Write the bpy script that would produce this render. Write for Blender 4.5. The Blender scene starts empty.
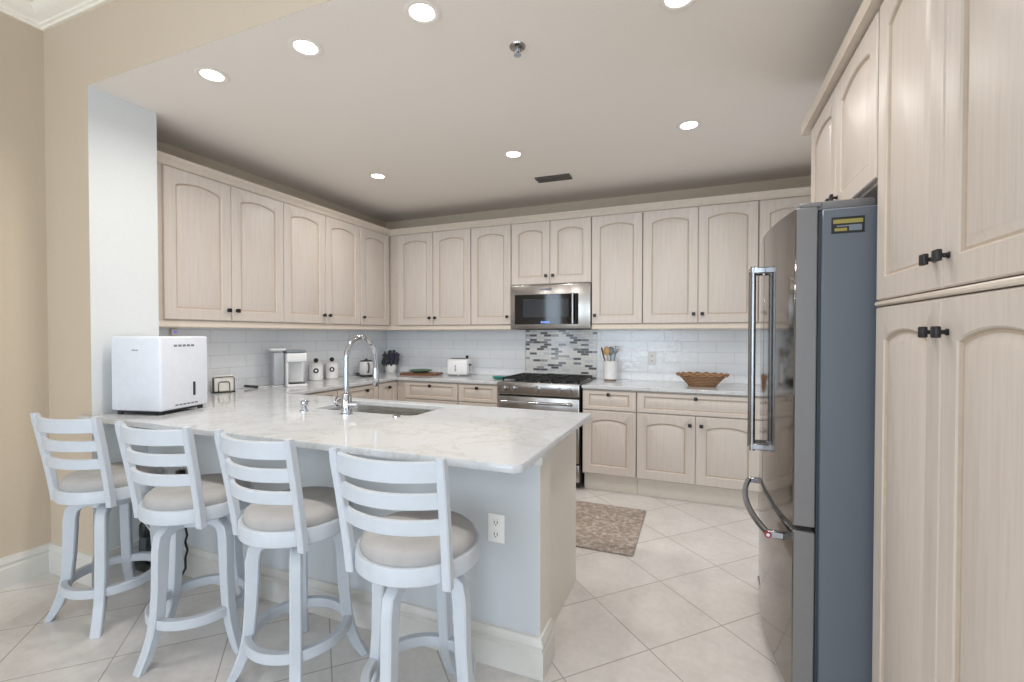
import bpy, bmesh, math, random
from mathutils import Vector, Matrix
PI = math.pi
random.seed(7)
S = bpy.context.scene
C = S.collection

# ------------------------------------------------------------------ camera
cam_d = bpy.data.cameras.new('camera')
cam = bpy.data.objects.new('camera', cam_d)
C.objects.link(cam)
cam.location = (0, 0, 1.365)
cam.rotation_euler = (math.radians(90 - 0.85), 0, math.radians(22.03))
cam_d.sensor_width = 36
cam_d.lens = 36 * 460.9 / 1024
cam_d.clip_start = .05
S.camera = cam
# ------------------------------------------------------------------ world + exposure
W = bpy.data.worlds.new('world')
S.world = W
W.use_nodes = True
bg = W.node_tree.nodes['Background']
bg.inputs[0].default_value = (.80, .90, 1, 1)
bg.inputs[1].default_value = 1.0
S.view_settings.view_transform = 'Standard'
S.view_settings.look = 'None'
S.view_settings.exposure = -0.38
S.view_settings.gamma = 1
S.view_settings.use_curve_mapping = False


def area(name, loc, rot, sx, sy, power, col, shape='RECTANGLE', spread=PI):
    l = bpy.data.lights.new(name, 'AREA')
    l.shape = shape
    l.size = sx
    l.size_y = sy
    l.energy = power
    l.color = col
    l.spread = spread
    o = bpy.data.objects.new(name, l)
    o.location = loc
    o.rotation_euler = rot
    C.objects.link(o)
    return o


# daylight through the living-room windows behind the camera
DAY = (.72, .86, 1)
area('window_daylight', (-1.75, -4.56, 1.5), (PI / 2, 0, 0), 2.3, 2.5, 118, DAY)
area('window_daylight', (1.6, -4.56, 1.5), (PI / 2, 0, 0), 2.3, 2.5, 118, DAY)
area('window_daylight', (-3.44, -3.0, 1.4), (PI / 2, 0, -PI / 2), 1.3, 2.1, 75, DAY)
area('unseen_door_daylight', (1.25, 3.40, 1.15), (PI / 2, 0, PI / 2), .78, 1.9, 9.5, (.76, .88, 1))  # unseen door opening, added to account for the cool light on the right
area('window_daylight', (3.46, -1.8, 1.5), (PI / 2, 0, PI / 2), 2.6, 2.3, 60, DAY)
CAN = [(-2.33, 1.64), (-1.70, 1.645), (-1.07, 1.65), (-.08, 1.96), (-2.515, 3.20), (-1.28, 3.19), (-.064, 3.17)]
ZC = 2.70


# ------------------------------------------------------------------ helpers
def lin(c):
    def f(v):
        v /= 255
        return v / 12.92 if v <= .04045 else ((v + .055) / 1.055) ** 2.4
    return tuple(f(v) for v in c) + (1,)


class MB:
    """collects shapes in world or local coordinates and links them as one mesh"""
    def __init__(s):
        s.bm = bmesh.new()

    def _merge(s, t, mat=0, M=None, keep=False):
        if M is not None:
            bmesh.ops.transform(t, matrix=M, verts=t.verts)
        if not keep:
            for f in t.faces:
                f.material_index = mat
        me = bpy.data.meshes.new('tmp')
        t.to_mesh(me)
        t.free()
        s.bm.from_mesh(me)
        bpy.data.meshes.remove(me)
        return s

    def box(s, x0, x1, y0, y1, z0, z1, mat=0, bev=0, seg=1, M=None):
        t = bmesh.new()
        bmesh.ops.create_cube(t, size=1)
        bmesh.ops.scale(t, vec=(x1 - x0, y1 - y0, z1 - z0), verts=t.verts)
        bmesh.ops.translate(t, vec=((x0 + x1) / 2, (y0 + y1) / 2, (z0 + z1) / 2), verts=t.verts)
        if bev:
            bmesh.ops.bevel(t, geom=t.edges[:], offset=bev, segments=seg, affect='EDGES', profile=.5)
        return s._merge(t, mat, M)

    def lathe(s, prof, c=(0, 0, 0), seg=32, mat=0, M=None, cap=True):
        """prof: list of (r, z) about the z axis through c"""
        t = bmesh.new()
        rings = []
        for r, z in prof:
            if r < 1e-6:
                rings.append([t.verts.new((0, 0, z))])
            else:
                rings.append([t.verts.new((r * math.cos(2 * PI * k / seg), r * math.sin(2 * PI * k / seg), z)) for k in range(seg)])
        for a, b in zip(rings, rings[1:]):
            for k in range(seg):
                k2 = (k + 1) % seg
                if len(a) == 1 and len(b) == 1:
                    continue
                if len(a) == 1:
                    t.faces.new((a[0], b[k2], b[k]))
                elif len(b) == 1:
                    t.faces.new((a[k], a[k2], b[0]))
                else:
                    t.faces.new((a[k], a[k2], b[k2], b[k]))
        if cap:
            if len(rings[0]) > 1 and prof[0] != prof[-1]:
                t.faces.new(rings[0][::-1])
            if len(rings[-1]) > 1 and prof[0] != prof[-1]:
                t.faces.new(rings[-1])
        bmesh.ops.recalc_face_normals(t, faces=t.faces)
        bmesh.ops.translate(t, vec=c, verts=t.verts)
        return s._merge(t, mat, M)

    def cyl(s, p, q, r, seg=16, mat=0, r2=None, M=None):
        p, q = Vector(p), Vector(q)
        d = q - p
        R = d.to_track_quat('Z', 'Y').to_matrix().to_4x4()
        T = Matrix.Translation(p) @ R
        if M is not None:
            T = M @ T
        return s.lathe([(r, 0), (r if r2 is None else r2, d.length)], (0, 0, 0), seg, mat, T)

    def tube(s, pts, r, seg=10, mat=0, closed=False, rs=None, M=None):
        """round tube along points"""
        sec = [(math.cos(2 * PI * k / seg), math.sin(2 * PI * k / seg)) for k in range(seg)]
        return s.sweep(pts, [(a * r, b * r) for a, b in sec], mat, closed, rs, M=M)

    def sweep(s, pts, sec, mat=0, closed=False, rs=None, up=None, M=None):
        """sweep a closed section (list of (u, v)) along points; u = side, v = up"""
        P = [Vector(p) for p in pts]
        n = len(P)
        t = bmesh.new()
        rings = []
        nrm = None
        for i in range(n):
            if closed:
                d = (P[(i + 1) % n] - P[i - 1]).normalized()
            else:
                d = (P[min(i + 1, n - 1)] - P[max(i - 1, 0)]).normalized()
            if up is not None:
                a = d.cross(Vector(up)).normalized()
                b = a.cross(d).normalized()
            else:
                if nrm is None:
                    nrm = d.orthogonal().normalized()
                else:
                    nrm = (nrm - d * nrm.dot(d)).normalized()
                a = nrm
                b = d.cross(a).normalized()
            k = 1 if rs is None else rs[i]
            rings.append([t.verts.new(P[i] + a * u * k + b * v * k) for u, v in sec])
        m = len(sec)
        rng = range(n) if closed else range(n - 1)
        for i in rng:
            A, B = rings[i], rings[(i + 1) % n]
            for j in range(m):
                t.faces.new((A[j], A[(j + 1) % m], B[(j + 1) % m], B[j]))
        if not closed:
            t.faces.new(rings[0][::-1])
            t.faces.new(rings[-1])
        bmesh.ops.recalc_face_normals(t, faces=t.faces)
        return s._merge(t, mat, M)

    def prism(s, poly, z0, z1, mat=0, bev=0, M=None, holes=(), seg=1):
        """polygon in xy extruded from z0 to z1"""
        t = bmesh.new()
        if holes:
            edges = []
            for lp in [poly] + list(holes):
                vs = [t.verts.new((x, y, z0)) for x, y in lp]
                edges += [t.edges.new((vs[i], vs[(i + 1) % len(vs)])) for i in range(len(vs))]
            bmesh.ops.triangle_fill(t, use_beauty=True, use_dissolve=False, edges=edges)
            bmesh.ops.dissolve_limit(t, angle_limit=.01, verts=t.verts, edges=t.edges)
        else:
            t.faces.new([t.verts.new((x, y, z0)) for x, y in poly])
        r = bmesh.ops.extrude_face_region(t, geom=t.faces[:])
        bmesh.ops.translate(t, vec=(0, 0, z1 - z0), verts=[v for v in r['geom'] if isinstance(v, bmesh.types.BMVert)])
        bmesh.ops.recalc_face_normals(t, faces=t.faces)
        if bev:
            es = [e for e in t.edges if len(e.link_faces) == 2 and e.calc_face_angle(0) > .6]
            bmesh.ops.bevel(t, geom=es, offset=bev, segments=seg, affect='EDGES', profile=.5)
        return s._merge(t, mat, M)

    def ball(s, c, r, mat=0, u=16, v=10, sc=(1, 1, 1), M=None):
        t = bmesh.new()
        bmesh.ops.create_uvsphere(t, u_segments=u, v_segments=v, radius=r)
        bmesh.ops.scale(t, vec=sc, verts=t.verts)
        bmesh.ops.translate(t, vec=c, verts=t.verts)
        return s._merge(t, mat, M)

    def loops(s, L, mats):
        """bridge successive loops of equal length, cap the last (and the first)"""
        t = bmesh.new()
        R = [[t.verts.new(p) for p in lp] for lp in L]
        n = len(L[0])
        for i in range(len(R) - 1):
            for k in range(n):
                f = t.faces.new((R[i][k], R[i][(k + 1) % n], R[i + 1][(k + 1) % n], R[i + 1][k]))
                f.material_index = mats[i]
        f = t.faces.new(R[-1])
        f.material_index = mats[-1]
        f = t.faces.new(R[0][::-1])
        bmesh.ops.recalc_face_normals(t, faces=t.faces)
        return s._merge(t, keep=True)

    def build(s, name, mats, parent=None, world=False, loc=(0, 0, 0), rotz=0, smooth=True, ang=38):
        bm = s.bm
        if world and parent is not None:
            root = parent
            while root.parent:
                root = root.parent
            bmesh.ops.transform(bm, matrix=root.matrix_basis.inverted(), verts=bm.verts)
        if smooth:
            for f in bm.faces:
                f.smooth = True
            a = math.radians(ang)
            for e in bm.edges:
                e.smooth = not (len(e.link_faces) != 2 or e.calc_face_angle(0) > a)
        me = bpy.data.meshes.new(name)
        bm.to_mesh(me)
        bm.free()
        for m in (mats if isinstance(mats, (list, tuple)) else [mats]):
            me.materials.append(m)
        o = bpy.data.objects.new(name, me)
        o.location = loc
        o.rotation_euler = (0, 0, rotz)
        C.objects.link(o)
        if parent is not None:
            o.parent = parent
        return o


def tag(o, label, cat, group=None, kind=None):
    if label:
        o['label'] = label
    if cat:
        o['category'] = cat
    if group:
        o['group'] = group
    if kind:
        o['kind'] = kind
    return o


def thing(name, label, cat, loc=(0, 0, 0), rotz=0, group=None):
    o = bpy.data.objects.new(name, None)
    o.empty_display_size = .05
    C.objects.link(o)
    o.location = loc
    o.rotation_euler = (0, 0, rotz)
    o.matrix_basis = Matrix.Translation(loc) @ Matrix.Rotation(rotz, 4, 'Z')
    return tag(o, label, cat, group)


def struct(name, mb, mat, **k):
    o = mb.build(name, mat, **k)
    o['kind'] = 'structure'
    return o


# ------------------------------------------------------------------ materials
class NT:
    def __init__(s, name):
        m = bpy.data.materials.new(name)
        m.use_nodes = True
        s.m = m
        s.t = m.node_tree
        s.b = s.t.nodes['Principled BSDF']

    def n(s, typ, **k):
        nd = s.t.nodes.new(typ)
        for a, v in k.items():
            if a.startswith('i_'):
                nd.inputs[a[2:].replace('_', ' ')].default_value = v
            else:
                setattr(nd, a, v)
        return nd

    def l(s, a, b):
        s.t.links.new(a, b)

    def set(s, **k):
        for a, v in k.items():
            s.b.inputs[a.replace('_', ' ')].default_value = v
        return s

    def coords(s, kind='Object', scale=(1, 1, 1), rot=(0, 0, 0), loc=(0, 0, 0)):
        c = s.n('ShaderNodeTexCoord')
        m = s.n('ShaderNodeMapping')
        m.inputs['Scale'].default_value = scale
        m.inputs['Rotation'].default_value = rot
        m.inputs['Location'].default_value = loc
        s.l(c.outputs[kind], m.inputs[0])
        return m.outputs[0]

    def world_coords(s, scale=(1, 1, 1), rot=(0, 0, 0), loc=(0, 0, 0)):
        c = s.n('ShaderNodeNewGeometry')
        m = s.n('ShaderNodeMapping')
        m.inputs['Scale'].default_value = scale
        m.inputs['Rotation'].default_value = rot
        m.inputs['Location'].default_value = loc
        s.l(c.outputs['Position'], m.inputs[0])
        return m.outputs[0]

    def noise(s, vec, scale, detail=3, rough=.5):
        nd = s.n('ShaderNodeTexNoise')
        nd.inputs['Scale'].default_value = scale
        nd.inputs['Detail'].default_value = detail
        nd.inputs['Roughness'].default_value = rough
        s.l(vec, nd.inputs['Vector'])
        return nd.outputs['Fac']

    def ramp(s, fac, stops, interp='LINEAR'):
        r = s.n('ShaderNodeValToRGB')
        r.color_ramp.interpolation = interp
        e = r.color_ramp.elements
        while len(e) < len(stops):
            e.new(.5)
        for el, (p, c) in zip(e, stops):
            el.position = p
            el.color = c
        s.l(fac, r.inputs[0])
        return r.outputs[0]

    def bump(s, h, strength, dist=.01):
        b = s.n('ShaderNodeBump')
        b.inputs['Strength'].default_value = strength
        b.inputs['Distance'].default_value = dist
        s.l(h, b.inputs['Height'])
        s.l(b.outputs[0], s.b.inputs['Normal'])

    def color(s, out):
        s.l(out, s.b.inputs['Base Color'])


def paint(name, rgb, rough=.5, noise=0, bump=0, nscale=30, metal=0, **k):
    t = NT(name).set(Base_Color=lin(rgb), Roughness=rough, Metallic=metal, **k)
    v = t.coords('Object')
    f = t.noise(v, nscale)
    d = noise or .02
    a = lin(rgb)
    t.color(t.ramp(f, [(.3, tuple(x * (1 - d) for x in a[:3]) + (1,)), (.7, tuple(min(1, x * (1 + d)) for x in a[:3]) + (1,))]))
    if bump:
        t.bump(f, bump, .002)
    return t.m


def wood(name, hi, lo, dark):
    t = NT(name).set(Roughness=.42)
    v = t.coords('Object', scale=(22, 22, 1.1))
    f = t.noise(v, 2.2, 6, .62)
    v2 = t.coords('Object', scale=(90, 90, 2.2))
    g = t.noise(v2, 2.0, 4, .7)
    a = t.ramp(f, [(.32, lin(lo)), (.62, lin(hi))])
    b = t.ramp(g, [(.34, (.0, 0, 0, 1)), (.50, (1, 1, 1, 1))])
    mx = t.n('ShaderNodeMixRGB', blend_type='MIX')
    t.l(b, mx.inputs[0])
    mx.inputs[1].default_value = lin(dark)
    t.l(a, mx.inputs[2])
    m2 = t.n('ShaderNodeMixRGB', blend_type='MIX')
    m2.inputs[0].default_value = .35
    t.l(a, m2.inputs[1])
    t.l(mx.outputs[0], m2.inputs[2])
    t.color(m2.outputs[0])
    t.bump(g, .08, .002)
    return t.m


M = {}
M['wood'] = wood('pickled_oak', (209, 198, 188), (203, 191, 181), (188, 175, 163))
M['glaze'] = paint('glazed_groove', (186, 169, 151), .5, .06)
M['edge'] = paint('cabinet_frame_oak', (200, 187, 174), .5, .04)
M['toe'] = paint('toe_kick_cream', (226, 216, 203), .5)
M['black'] = paint('black_metal', (26, 26, 28), .38, .05)
M['blackp'] = paint('black_plastic', (20, 20, 22), .3, .05)
M['wall'] = paint('greige_wall_paint', (201, 185, 164), .7, .02, .25, 120)
M['white_wall'] = paint('white_column_paint', (217, 218, 217), .7, .02, .2, 120)
M['ceil'] = paint('ceiling_paint', (238, 230, 221), .8, .015, .2, 90)
M['knee'] = paint('pale_grey_paint', (197, 199, 200), .6, .02, .15, 120)
M['trimw'] = paint('white_trim_paint', (214, 210, 203), .35)
M['crownw'] = paint('warm_white_crown_paint', (246, 239, 226), .4)
M['stoolw'] = paint('white_stool_lacquer', (196, 200, 206), .35, .02)
M['crownc'] = paint('cream_moulding', (214, 201, 186), .4, .03)


def steel(name, rgb, rough, stretch=(1, 1, 60), var=.06):
    t = NT(name).set(Base_Color=lin(rgb), Metallic=1, Roughness=rough)
    v = t.coords('Object', scale=stretch)
    f = t.noise(v, 8, 3)
    mr = t.n('ShaderNodeMapRange')
    mr.inputs['To Min'].default_value = rough * (1 - var * 4)
    mr.inputs['To Max'].default_value = rough * (1 + var * 4)
    t.l(f, mr.inputs['Value'])
    t.l(mr.outputs[0], t.b.inputs['Roughness'])
    return t.m


M['steel'] = steel('brushed_stainless', (176, 172, 168), .22)
M['steel_f'] = steel('fridge_stainless', (128, 124, 120), .10)
M['chrome'] = steel('chrome', (190, 192, 196), .09)
M['handle'] = steel('handle_steel', (150, 150, 152), .20)
M['sink'] = steel('sink_stainless', (206, 204, 200), .28)
M['fridge_side'] = paint('fridge_side_grey', (100, 107, 116), .42, .02, .05, 300)
M['fridge_edge'] = paint('fridge_door_edge_grey', (122, 120, 120), .4)
M['gasket'] = paint('dark_gasket', (44, 54, 62), .6)
M['glassblack'] = paint('black_glass', (8, 9, 11), .05)
M['screen'] = paint('grey_door_screen', (44, 50, 56), .06)
M['cream_app'] = paint('white_appliance', (240, 240, 240), .25)
M['dehum_front'] = paint('pale_blue_white_plastic', (222, 225, 232), .4)
M['grey_mark'] = paint('grey_print', (120, 122, 128), .5)
M['plate'] = paint('outlet_white', (240, 238, 232), .35)
M['slot'] = paint('dark_slot', (40, 40, 42), .5)
M['ceramic'] = paint('white_ceramic', (240, 238, 236), .18)
M['terracotta'] = paint('brown_base', (140, 112, 96), .5)
M['green'] = paint('green_glaze', (96, 122, 100), .3, .1)
M['teal'] = paint('teal_ceramic', (70, 150, 140), .3, .1)
M['leaf'] = paint('dusk_purple_leaf', (66, 62, 84), .6, .25, 0, 60)
M['leafg'] = paint('dark_green_leaf', (62, 80, 60), .6, .2, 0, 60)
M['boardw'] = wood('walnut_board', (142, 92, 62), (112, 68, 44), (80, 48, 32))
M['bamboo'] = paint('bamboo', (206, 164, 104), .5, .08)
M['darkw'] = paint('dark_wood', (92, 66, 46), .5, .1)
M['red'] = paint('red_enamel', (150, 24, 34), .3)
M['yellow'] = paint('yellow_print', (156, 146, 76), .5)
M['iron'] = paint('black_cast_iron', (22, 22, 23), .55, .1)
M['napkin'] = paint('cream_paper', (246, 241, 234), .8)
M['wire'] = paint('grey_wire', (92, 88, 84), .4)
M['whitecord'] = paint('white_cord', (225, 225, 225), .5)
M['paleblue'] = paint('pale_blue_plastic', (176, 200, 212), .35)
M['greyp'] = paint('grey_plastic', (120, 130, 140), .3)


def cushion_mat():
    t = NT('greige_seat_fabric').set(Roughness=.8)
    v = t.coords('Object')
    w = t.noise(v, 420, 2)
    f = t.noise(v, 9, 3)
    t.color(t.ramp(f, [(.3, lin((162, 159, 157))), (.7, lin((178, 174, 171)))]))
    t.bump(w, .25, .002)
    return t.m


M['cushion'] = cushion_mat()


def rug_mat():
    t = NT('mottled_brown_rug').set(Roughness=.95)
    v = t.coords('Object')
    a = t.noise(v, 30, 6, .7)
    b = t.noise(v, 130, 3)
    c = t.ramp(a, [(.36, lin((140, 125, 114))), (.5, lin((166, 151, 139))), (.64, lin((198, 186, 175)))])
    m = t.n('ShaderNodeMixRGB', blend_type='OVERLAY')
    m.inputs[0].default_value = .5
    t.l(c, m.inputs[1])
    t.l(b, m.inputs[2])
    t.color(m.outputs[0])
    t.bump(b, .6, .006)
    return t.m


M['rug'] = rug_mat()


def quartz():
    t = NT('white_quartz').set(Roughness=.09, Specular_IOR_Level=.5)
    v = t.world_coords()
    d = t.noise(v, 2.5, 4)
    add = t.n('ShaderNodeVectorMath', operation='MULTIPLY_ADD')
    t.l(d, add.inputs[0])
    add.inputs[1].default_value = (.9, .9, .9)
    t.l(v, add.inputs[2])
    w = t.noise(add.outputs[0], 3.2, 8, .6)
    ab = t.n('ShaderNodeMath', operation='SUBTRACT')
    t.l(w, ab.inputs[0])
    ab.inputs[1].default_value = .5
    a2 = t.n('ShaderNodeMath', operation='ABSOLUTE')
    t.l(ab.outputs[0], a2.inputs[0])
    vein = t.ramp(a2.outputs[0], [(0, lin((194, 193, 191))), (.012, lin((202, 202, 202))), (.05, lin((207, 208, 210)))])
    sp = t.noise(v, 90, 3, .7)
    s2 = t.ramp(sp, [(.3, (.90, .89, .87, 1)), (.52, (1, 1, 1, 1))])
    m = t.n('ShaderNodeMixRGB', blend_type='MULTIPLY')
    m.inputs[0].default_value = .6
    t.l(vein, m.inputs[1])
    t.l(s2, m.inputs[2])
    t.color(m.outputs[0])
    return t.m


M['quartz'] = quartz()


def floor_mat():
    t = NT('diagonal_porcelain_tile').set(Roughness=.22)
    gs, gx, gy = .4229, -.1906, 2.6511
    c = math.cos(PI / 4) / gs
    loc = (-(gx - gy) * c, -(gx + gy) * c, 0)
    v = t.world_coords(scale=(1 / gs, 1 / gs, 1), rot=(0, 0, PI / 4), loc=loc)
    br = t.n('ShaderNodeTexBrick', offset=0, squash=1)
    br.inputs['Scale'].default_value = 1
    br.inputs['Brick Width'].default_value = 1
    br.inputs['Row Height'].default_value = 1
    br.inputs['Mortar Size'].default_value = .0065
    br.inputs['Mortar Smooth'].default_value = .1
    br.inputs['Color1'].default_value = (.42, .42, .42, 1)
    br.inputs['Color2'].default_value = (.58, .58, .58, 1)
    br.inputs['Mortar'].default_value = (0, 0, 0, 1)
    t.l(v, br.inputs['Vector'])
    p = t.world_coords(scale=(1, 1, 1))
    n1 = t.noise(p, 3.0, 5, .6)
    n2 = t.noise(p, 30, 4, .6)
    base = t.ramp(n1, [(.3, lin((208, 202, 197))), (.7, lin((225, 219, 214)))])
    m = t.n('ShaderNodeMixRGB', blend_type='OVERLAY')
    m.inputs[0].default_value = .35
    t.l(base, m.inputs[1])
    t.l(br.outputs['Color'], m.inputs[2])
    m1 = t.n('ShaderNodeMixRGB', blend_type='SOFT_LIGHT')
    m1.inputs[0].default_value = .35
    t.l(m.outputs[0], m1.inputs[1])
    t.l(n2, m1.inputs[2])
    m2 = t.n('ShaderNodeMixRGB', blend_type='MIX')
    t.l(br.outputs['Fac'], m2.inputs[0])
    t.l(m1.outputs[0], m2.inputs[1])
    m2.inputs[2].default_value = lin((172, 164, 158))
    t.color(m2.outputs[0])
    inv = t.n('ShaderNodeMath', operation='SUBTRACT')
    inv.inputs[0].default_value = 1
    t.l(br.outputs['Fac'], inv.inputs[1])
    t.bump(inv.outputs[0], .25, .003)
    return t.m


M['floor'] = floor_mat()


def splash_mat(name, axis, bw=.30, rh=.10):
    t = NT(name).set(Roughness=.10)
    g = t.n('ShaderNodeNewGeometry')
    sx = t.n('ShaderNodeSeparateXYZ')
    t.l(g.outputs['Position'], sx.inputs[0])
    cb = t.n('ShaderNodeCombineXYZ')
    t.l(sx.outputs[axis], cb.inputs[0])
    t.l(sx.outputs[2], cb.inputs[1])
    br = t.n('ShaderNodeTexBrick', offset=.5, squash=1)
    br.inputs['Scale'].default_value = 1
    br.inputs['Brick Width'].default_value = bw
    br.inputs['Row Height'].default_value = rh
    br.inputs['Mortar Size'].default_value = .0018
    br.inputs['Color1'].default_value = lin((246, 248, 251))
    br.inputs['Color2'].default_value = lin((248, 250, 252))
    br.inputs['Mortar'].default_value = lin((222, 222, 222))
    t.l(cb.outputs[0], br.inputs['Vector'])
    t.color(br.outputs['Color'])
    n = t.noise(cb.outputs[0], 22, 2)
    ma = t.n('ShaderNodeMath', operation='MULTIPLY_ADD')
    t.l(br.outputs['Fac'], ma.inputs[0])
    ma.inputs[1].default_value = -.3
    t.l(n, ma.inputs[2])
    t.bump(ma.outputs[0], .6, .006)
    return t.m


M['splash_x'] = splash_mat('wavy_white_tile', 0)
M['splash_y'] = splash_mat('wavy_white_tile_side', 1)


def mosaic_mat():
    t = NT('glass_mosaic').set(Roughness=.12)
    g = t.n('ShaderNodeNewGeometry')
    sx = t.n('ShaderNodeSeparateXYZ')
    t.l(g.outputs['Position'], sx.inputs[0])
    cb = t.n('ShaderNodeCombineXYZ')
    t.l(sx.outputs[0], cb.inputs[0])
    t.l(sx.outputs[2], cb.inputs[1])
    br = t.n('ShaderNodeTexBrick', offset=.5, squash=1)
    br.inputs['Scale'].default_value = 1
    br.inputs['Brick Width'].default_value = .078
    br.inputs['Row Height'].default_value = .0235
    br.inputs['Mortar Size'].default_value = .0014
    br.inputs['Color1'].default_value = (0, 0, 0, 1)
    br.inputs['Color2'].default_value = (1, 1, 1, 1)
    br.inputs['Mortar'].default_value = (.5, .5, .5, 1)
    t.l(cb.outputs[0], br.inputs['Vector'])
    col = t.ramp(br.outputs['Color'], [(0, lin((104, 106, 112))), (.10, lin((140, 142, 150))), (.18, lin((240, 238, 234))), (.46, lin((220, 222, 226))),
                                       (.60, lin((244, 242, 238))), (.82, lin((178, 176, 174))), (.88, lin((236, 236, 236)))], 'CONSTANT')
    m = t.n('ShaderNodeMixRGB', blend_type='MIX')
    t.l(br.outputs['Fac'], m.inputs[0])
    t.l(col, m.inputs[1])
    m.inputs[2].default_value = lin((220, 218, 214))
    t.color(m.outputs[0])
    inv = t.n('ShaderNodeMath', operation='SUBTRACT')
    inv.inputs[0].default_value = 1
    t.l(br.outputs['Fac'], inv.inputs[1])
    t.bump(inv.outputs[0], .3, .003)
    return t.m


M['mosaic'] = mosaic_mat()


def wicker_mat():
    t = NT('brown_wicker').set(Roughness=.6)
    v = t.coords('Object')
    wv = t.n('ShaderNodeTexWave', wave_type='BANDS', bands_direction='Z')
    wv.inputs['Scale'].default_value = 22
    wv.inputs['Distortion'].default_value = 3
    wv.inputs['Detail Scale'].default_value = 6
    t.l(v, wv.inputs['Vector'])
    t.color(t.ramp(wv.outputs['Fac'], [(.1, lin((128, 92, 62))), (.7, lin((190, 148, 110)))]))
    t.bump(wv.outputs['Fac'], .8, .008)
    return t.m


M['wicker'] = wicker_mat()


def glow(name, rgb, st):
    t = NT(name).set(Base_Color=lin(rgb), Emission_Color=lin(rgb), Emission_Strength=st)
    return t.m


M['lens'] = glow('downlight_lens', (255, 250, 242), 12)
M['clock'] = glow('clock_display', (120, 150, 225), .7)
M['purple'] = glow('purple_led', (120, 80, 255), 1.2)


def clear_mat(name, rgb, rough=.05):
    t = NT(name).set(Base_Color=lin(rgb), Roughness=rough, Transmission_Weight=.9, IOR=1.3)
    return t.m


M['clear'] = clear_mat('clear_plastic', (215, 220, 224), .35)
M['clear'].node_tree.nodes['Principled BSDF'].inputs['Transmission Weight'].default_value = .35
M['smoke'] = clear_mat('smoked_plastic', (120, 130, 140))

# ------------------------------------------------------------------ room shell
b = MB().box(-3.6, 3.6, -4.75, 4.66, -.06, 0)
struct('floor', b, M['floor'])
b = MB().box(-3.6, -3.465, -4.75, -3.7, 0, 3.3).box(-3.6, -3.465, -2.3, 4.66, 0, 3.3).box(-3.6, -3.465, -3.7, -2.3, 0, .3).box(-3.6, -3.465, -3.7, -2.3, 2.5, 3.3)
struct('wall_left', b, M['wall'])
b = MB().box(-3.5, 1.27, 4.56, 4.66, 0, 2.72)
struct('wall_back', b, M['wall'])
b = MB().box(1.17, 1.27, .85, 2.95, 0, 3.3).box(1.17, 1.27, 3.85, 4.56, 0, 3.3).box(1.17, 1.27, 2.95, 3.85, 2.15, 3.3).box(1.27, 3.5, .85, .95, 0, 3.3)
struct('wall_right', b, M['wall'])
b = MB().box(3.5, 3.6, -4.75, .95, 2.7, 3.3).box(3.5, 3.6, -4.75, .95, 0, .3).box(3.5, 3.6, -4.75, -3.1, .3, 2.7).box(3.5, 3.6, -.5, .95, .3, 2.7)
struct('wall_side', b, M['wall'])
b = (MB().box(-3.5, 3.5, -4.7, -4.6, 2.8, 3.3).box(-3.5, 3.5, -4.7, -4.6, 0, .2).box(-3.5, -2.95, -4.7, -4.6, .2, 2.8)
     .box(-.55, .4, -4.7, -4.6, .2, 2.8).box(2.8, 3.5, -4.7, -4.6, .2, 2.8))
struct('wall_front', b, M['wall'])


def window_frame(name, x0, x1, z0, z1, axis='y', at=-4.65):
    b = MB()
    w = .06
    def bx(a0, a1, c0, c1):
        if axis == 'y':
            b.box(a0, a1, at - .04, at + .06, c0, c1, 0, .004)
        else:
            b.box(at - .06, at + .04, a0, a1, c0, c1, 0, .004)
    bx(x0, x1, z0, z0 + w); bx(x0, x1, z1 - w, z1); bx(x0, x0 + w, z0 + w, z1 - w); bx(x1 - w, x1, z0 + w, z1 - w)
    m = (x0 + x1) / 2
    bx(m - .03, m + .03, z0 + w, z1 - w)
    struct(name, b, M['trimw'])


window_frame('window_1', -2.95, -.55, .2, 2.8)
window_frame('window_2', .4, 2.8, .2, 2.8)
window_frame('window_3', -3.1, -.5, .3, 2.7, 'x', 3.55)
window_frame('window_4', -3.7, -2.3, .3, 2.5, 'x', -3.53)
b = MB().box(1.18, 1.26, 2.95, 3.01, 0, 2.15, 0, .004).box(1.18, 1.26, 3.79, 3.85, 0, 2.15, 0, .004).box(1.18, 1.26, 3.01, 3.79, 2.09, 2.15, 0, .004).box(1.18, 1.26, 3.01, 3.79, 0, .10, 0, .004)
struct('unseen_door', b, M['trimw'])  # frame of the unseen door, added along with its daylight
b = MB().box(-3.5, 3.5, -4.7, 1.46, 3.2, 3.3)
struct('ceiling', b, M['ceil'])
b = MB().box(-3.5, 1.17, 1.456, 4.56, ZC, ZC + .06)
struct('ceiling_kitchen', b, M['ceil'])
b = MB().box(-3.5, 1.17, 1.455, 1.456, ZC, 3.22).box(-3.5, 1.17, 1.456, 1.62, ZC + .061, 3.22)
struct('wall_header', b, M['wall'])
# stub wall: greige front, white inner face
b = MB().box(-3.465, -3.045, 1.455, 1.456, 0, ZC).box(-3.465, -3.045, 1.456, 1.795, 0, ZC, 1)
struct('wall_stub', b, [M['wall'], M['white_wall']])


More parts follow.
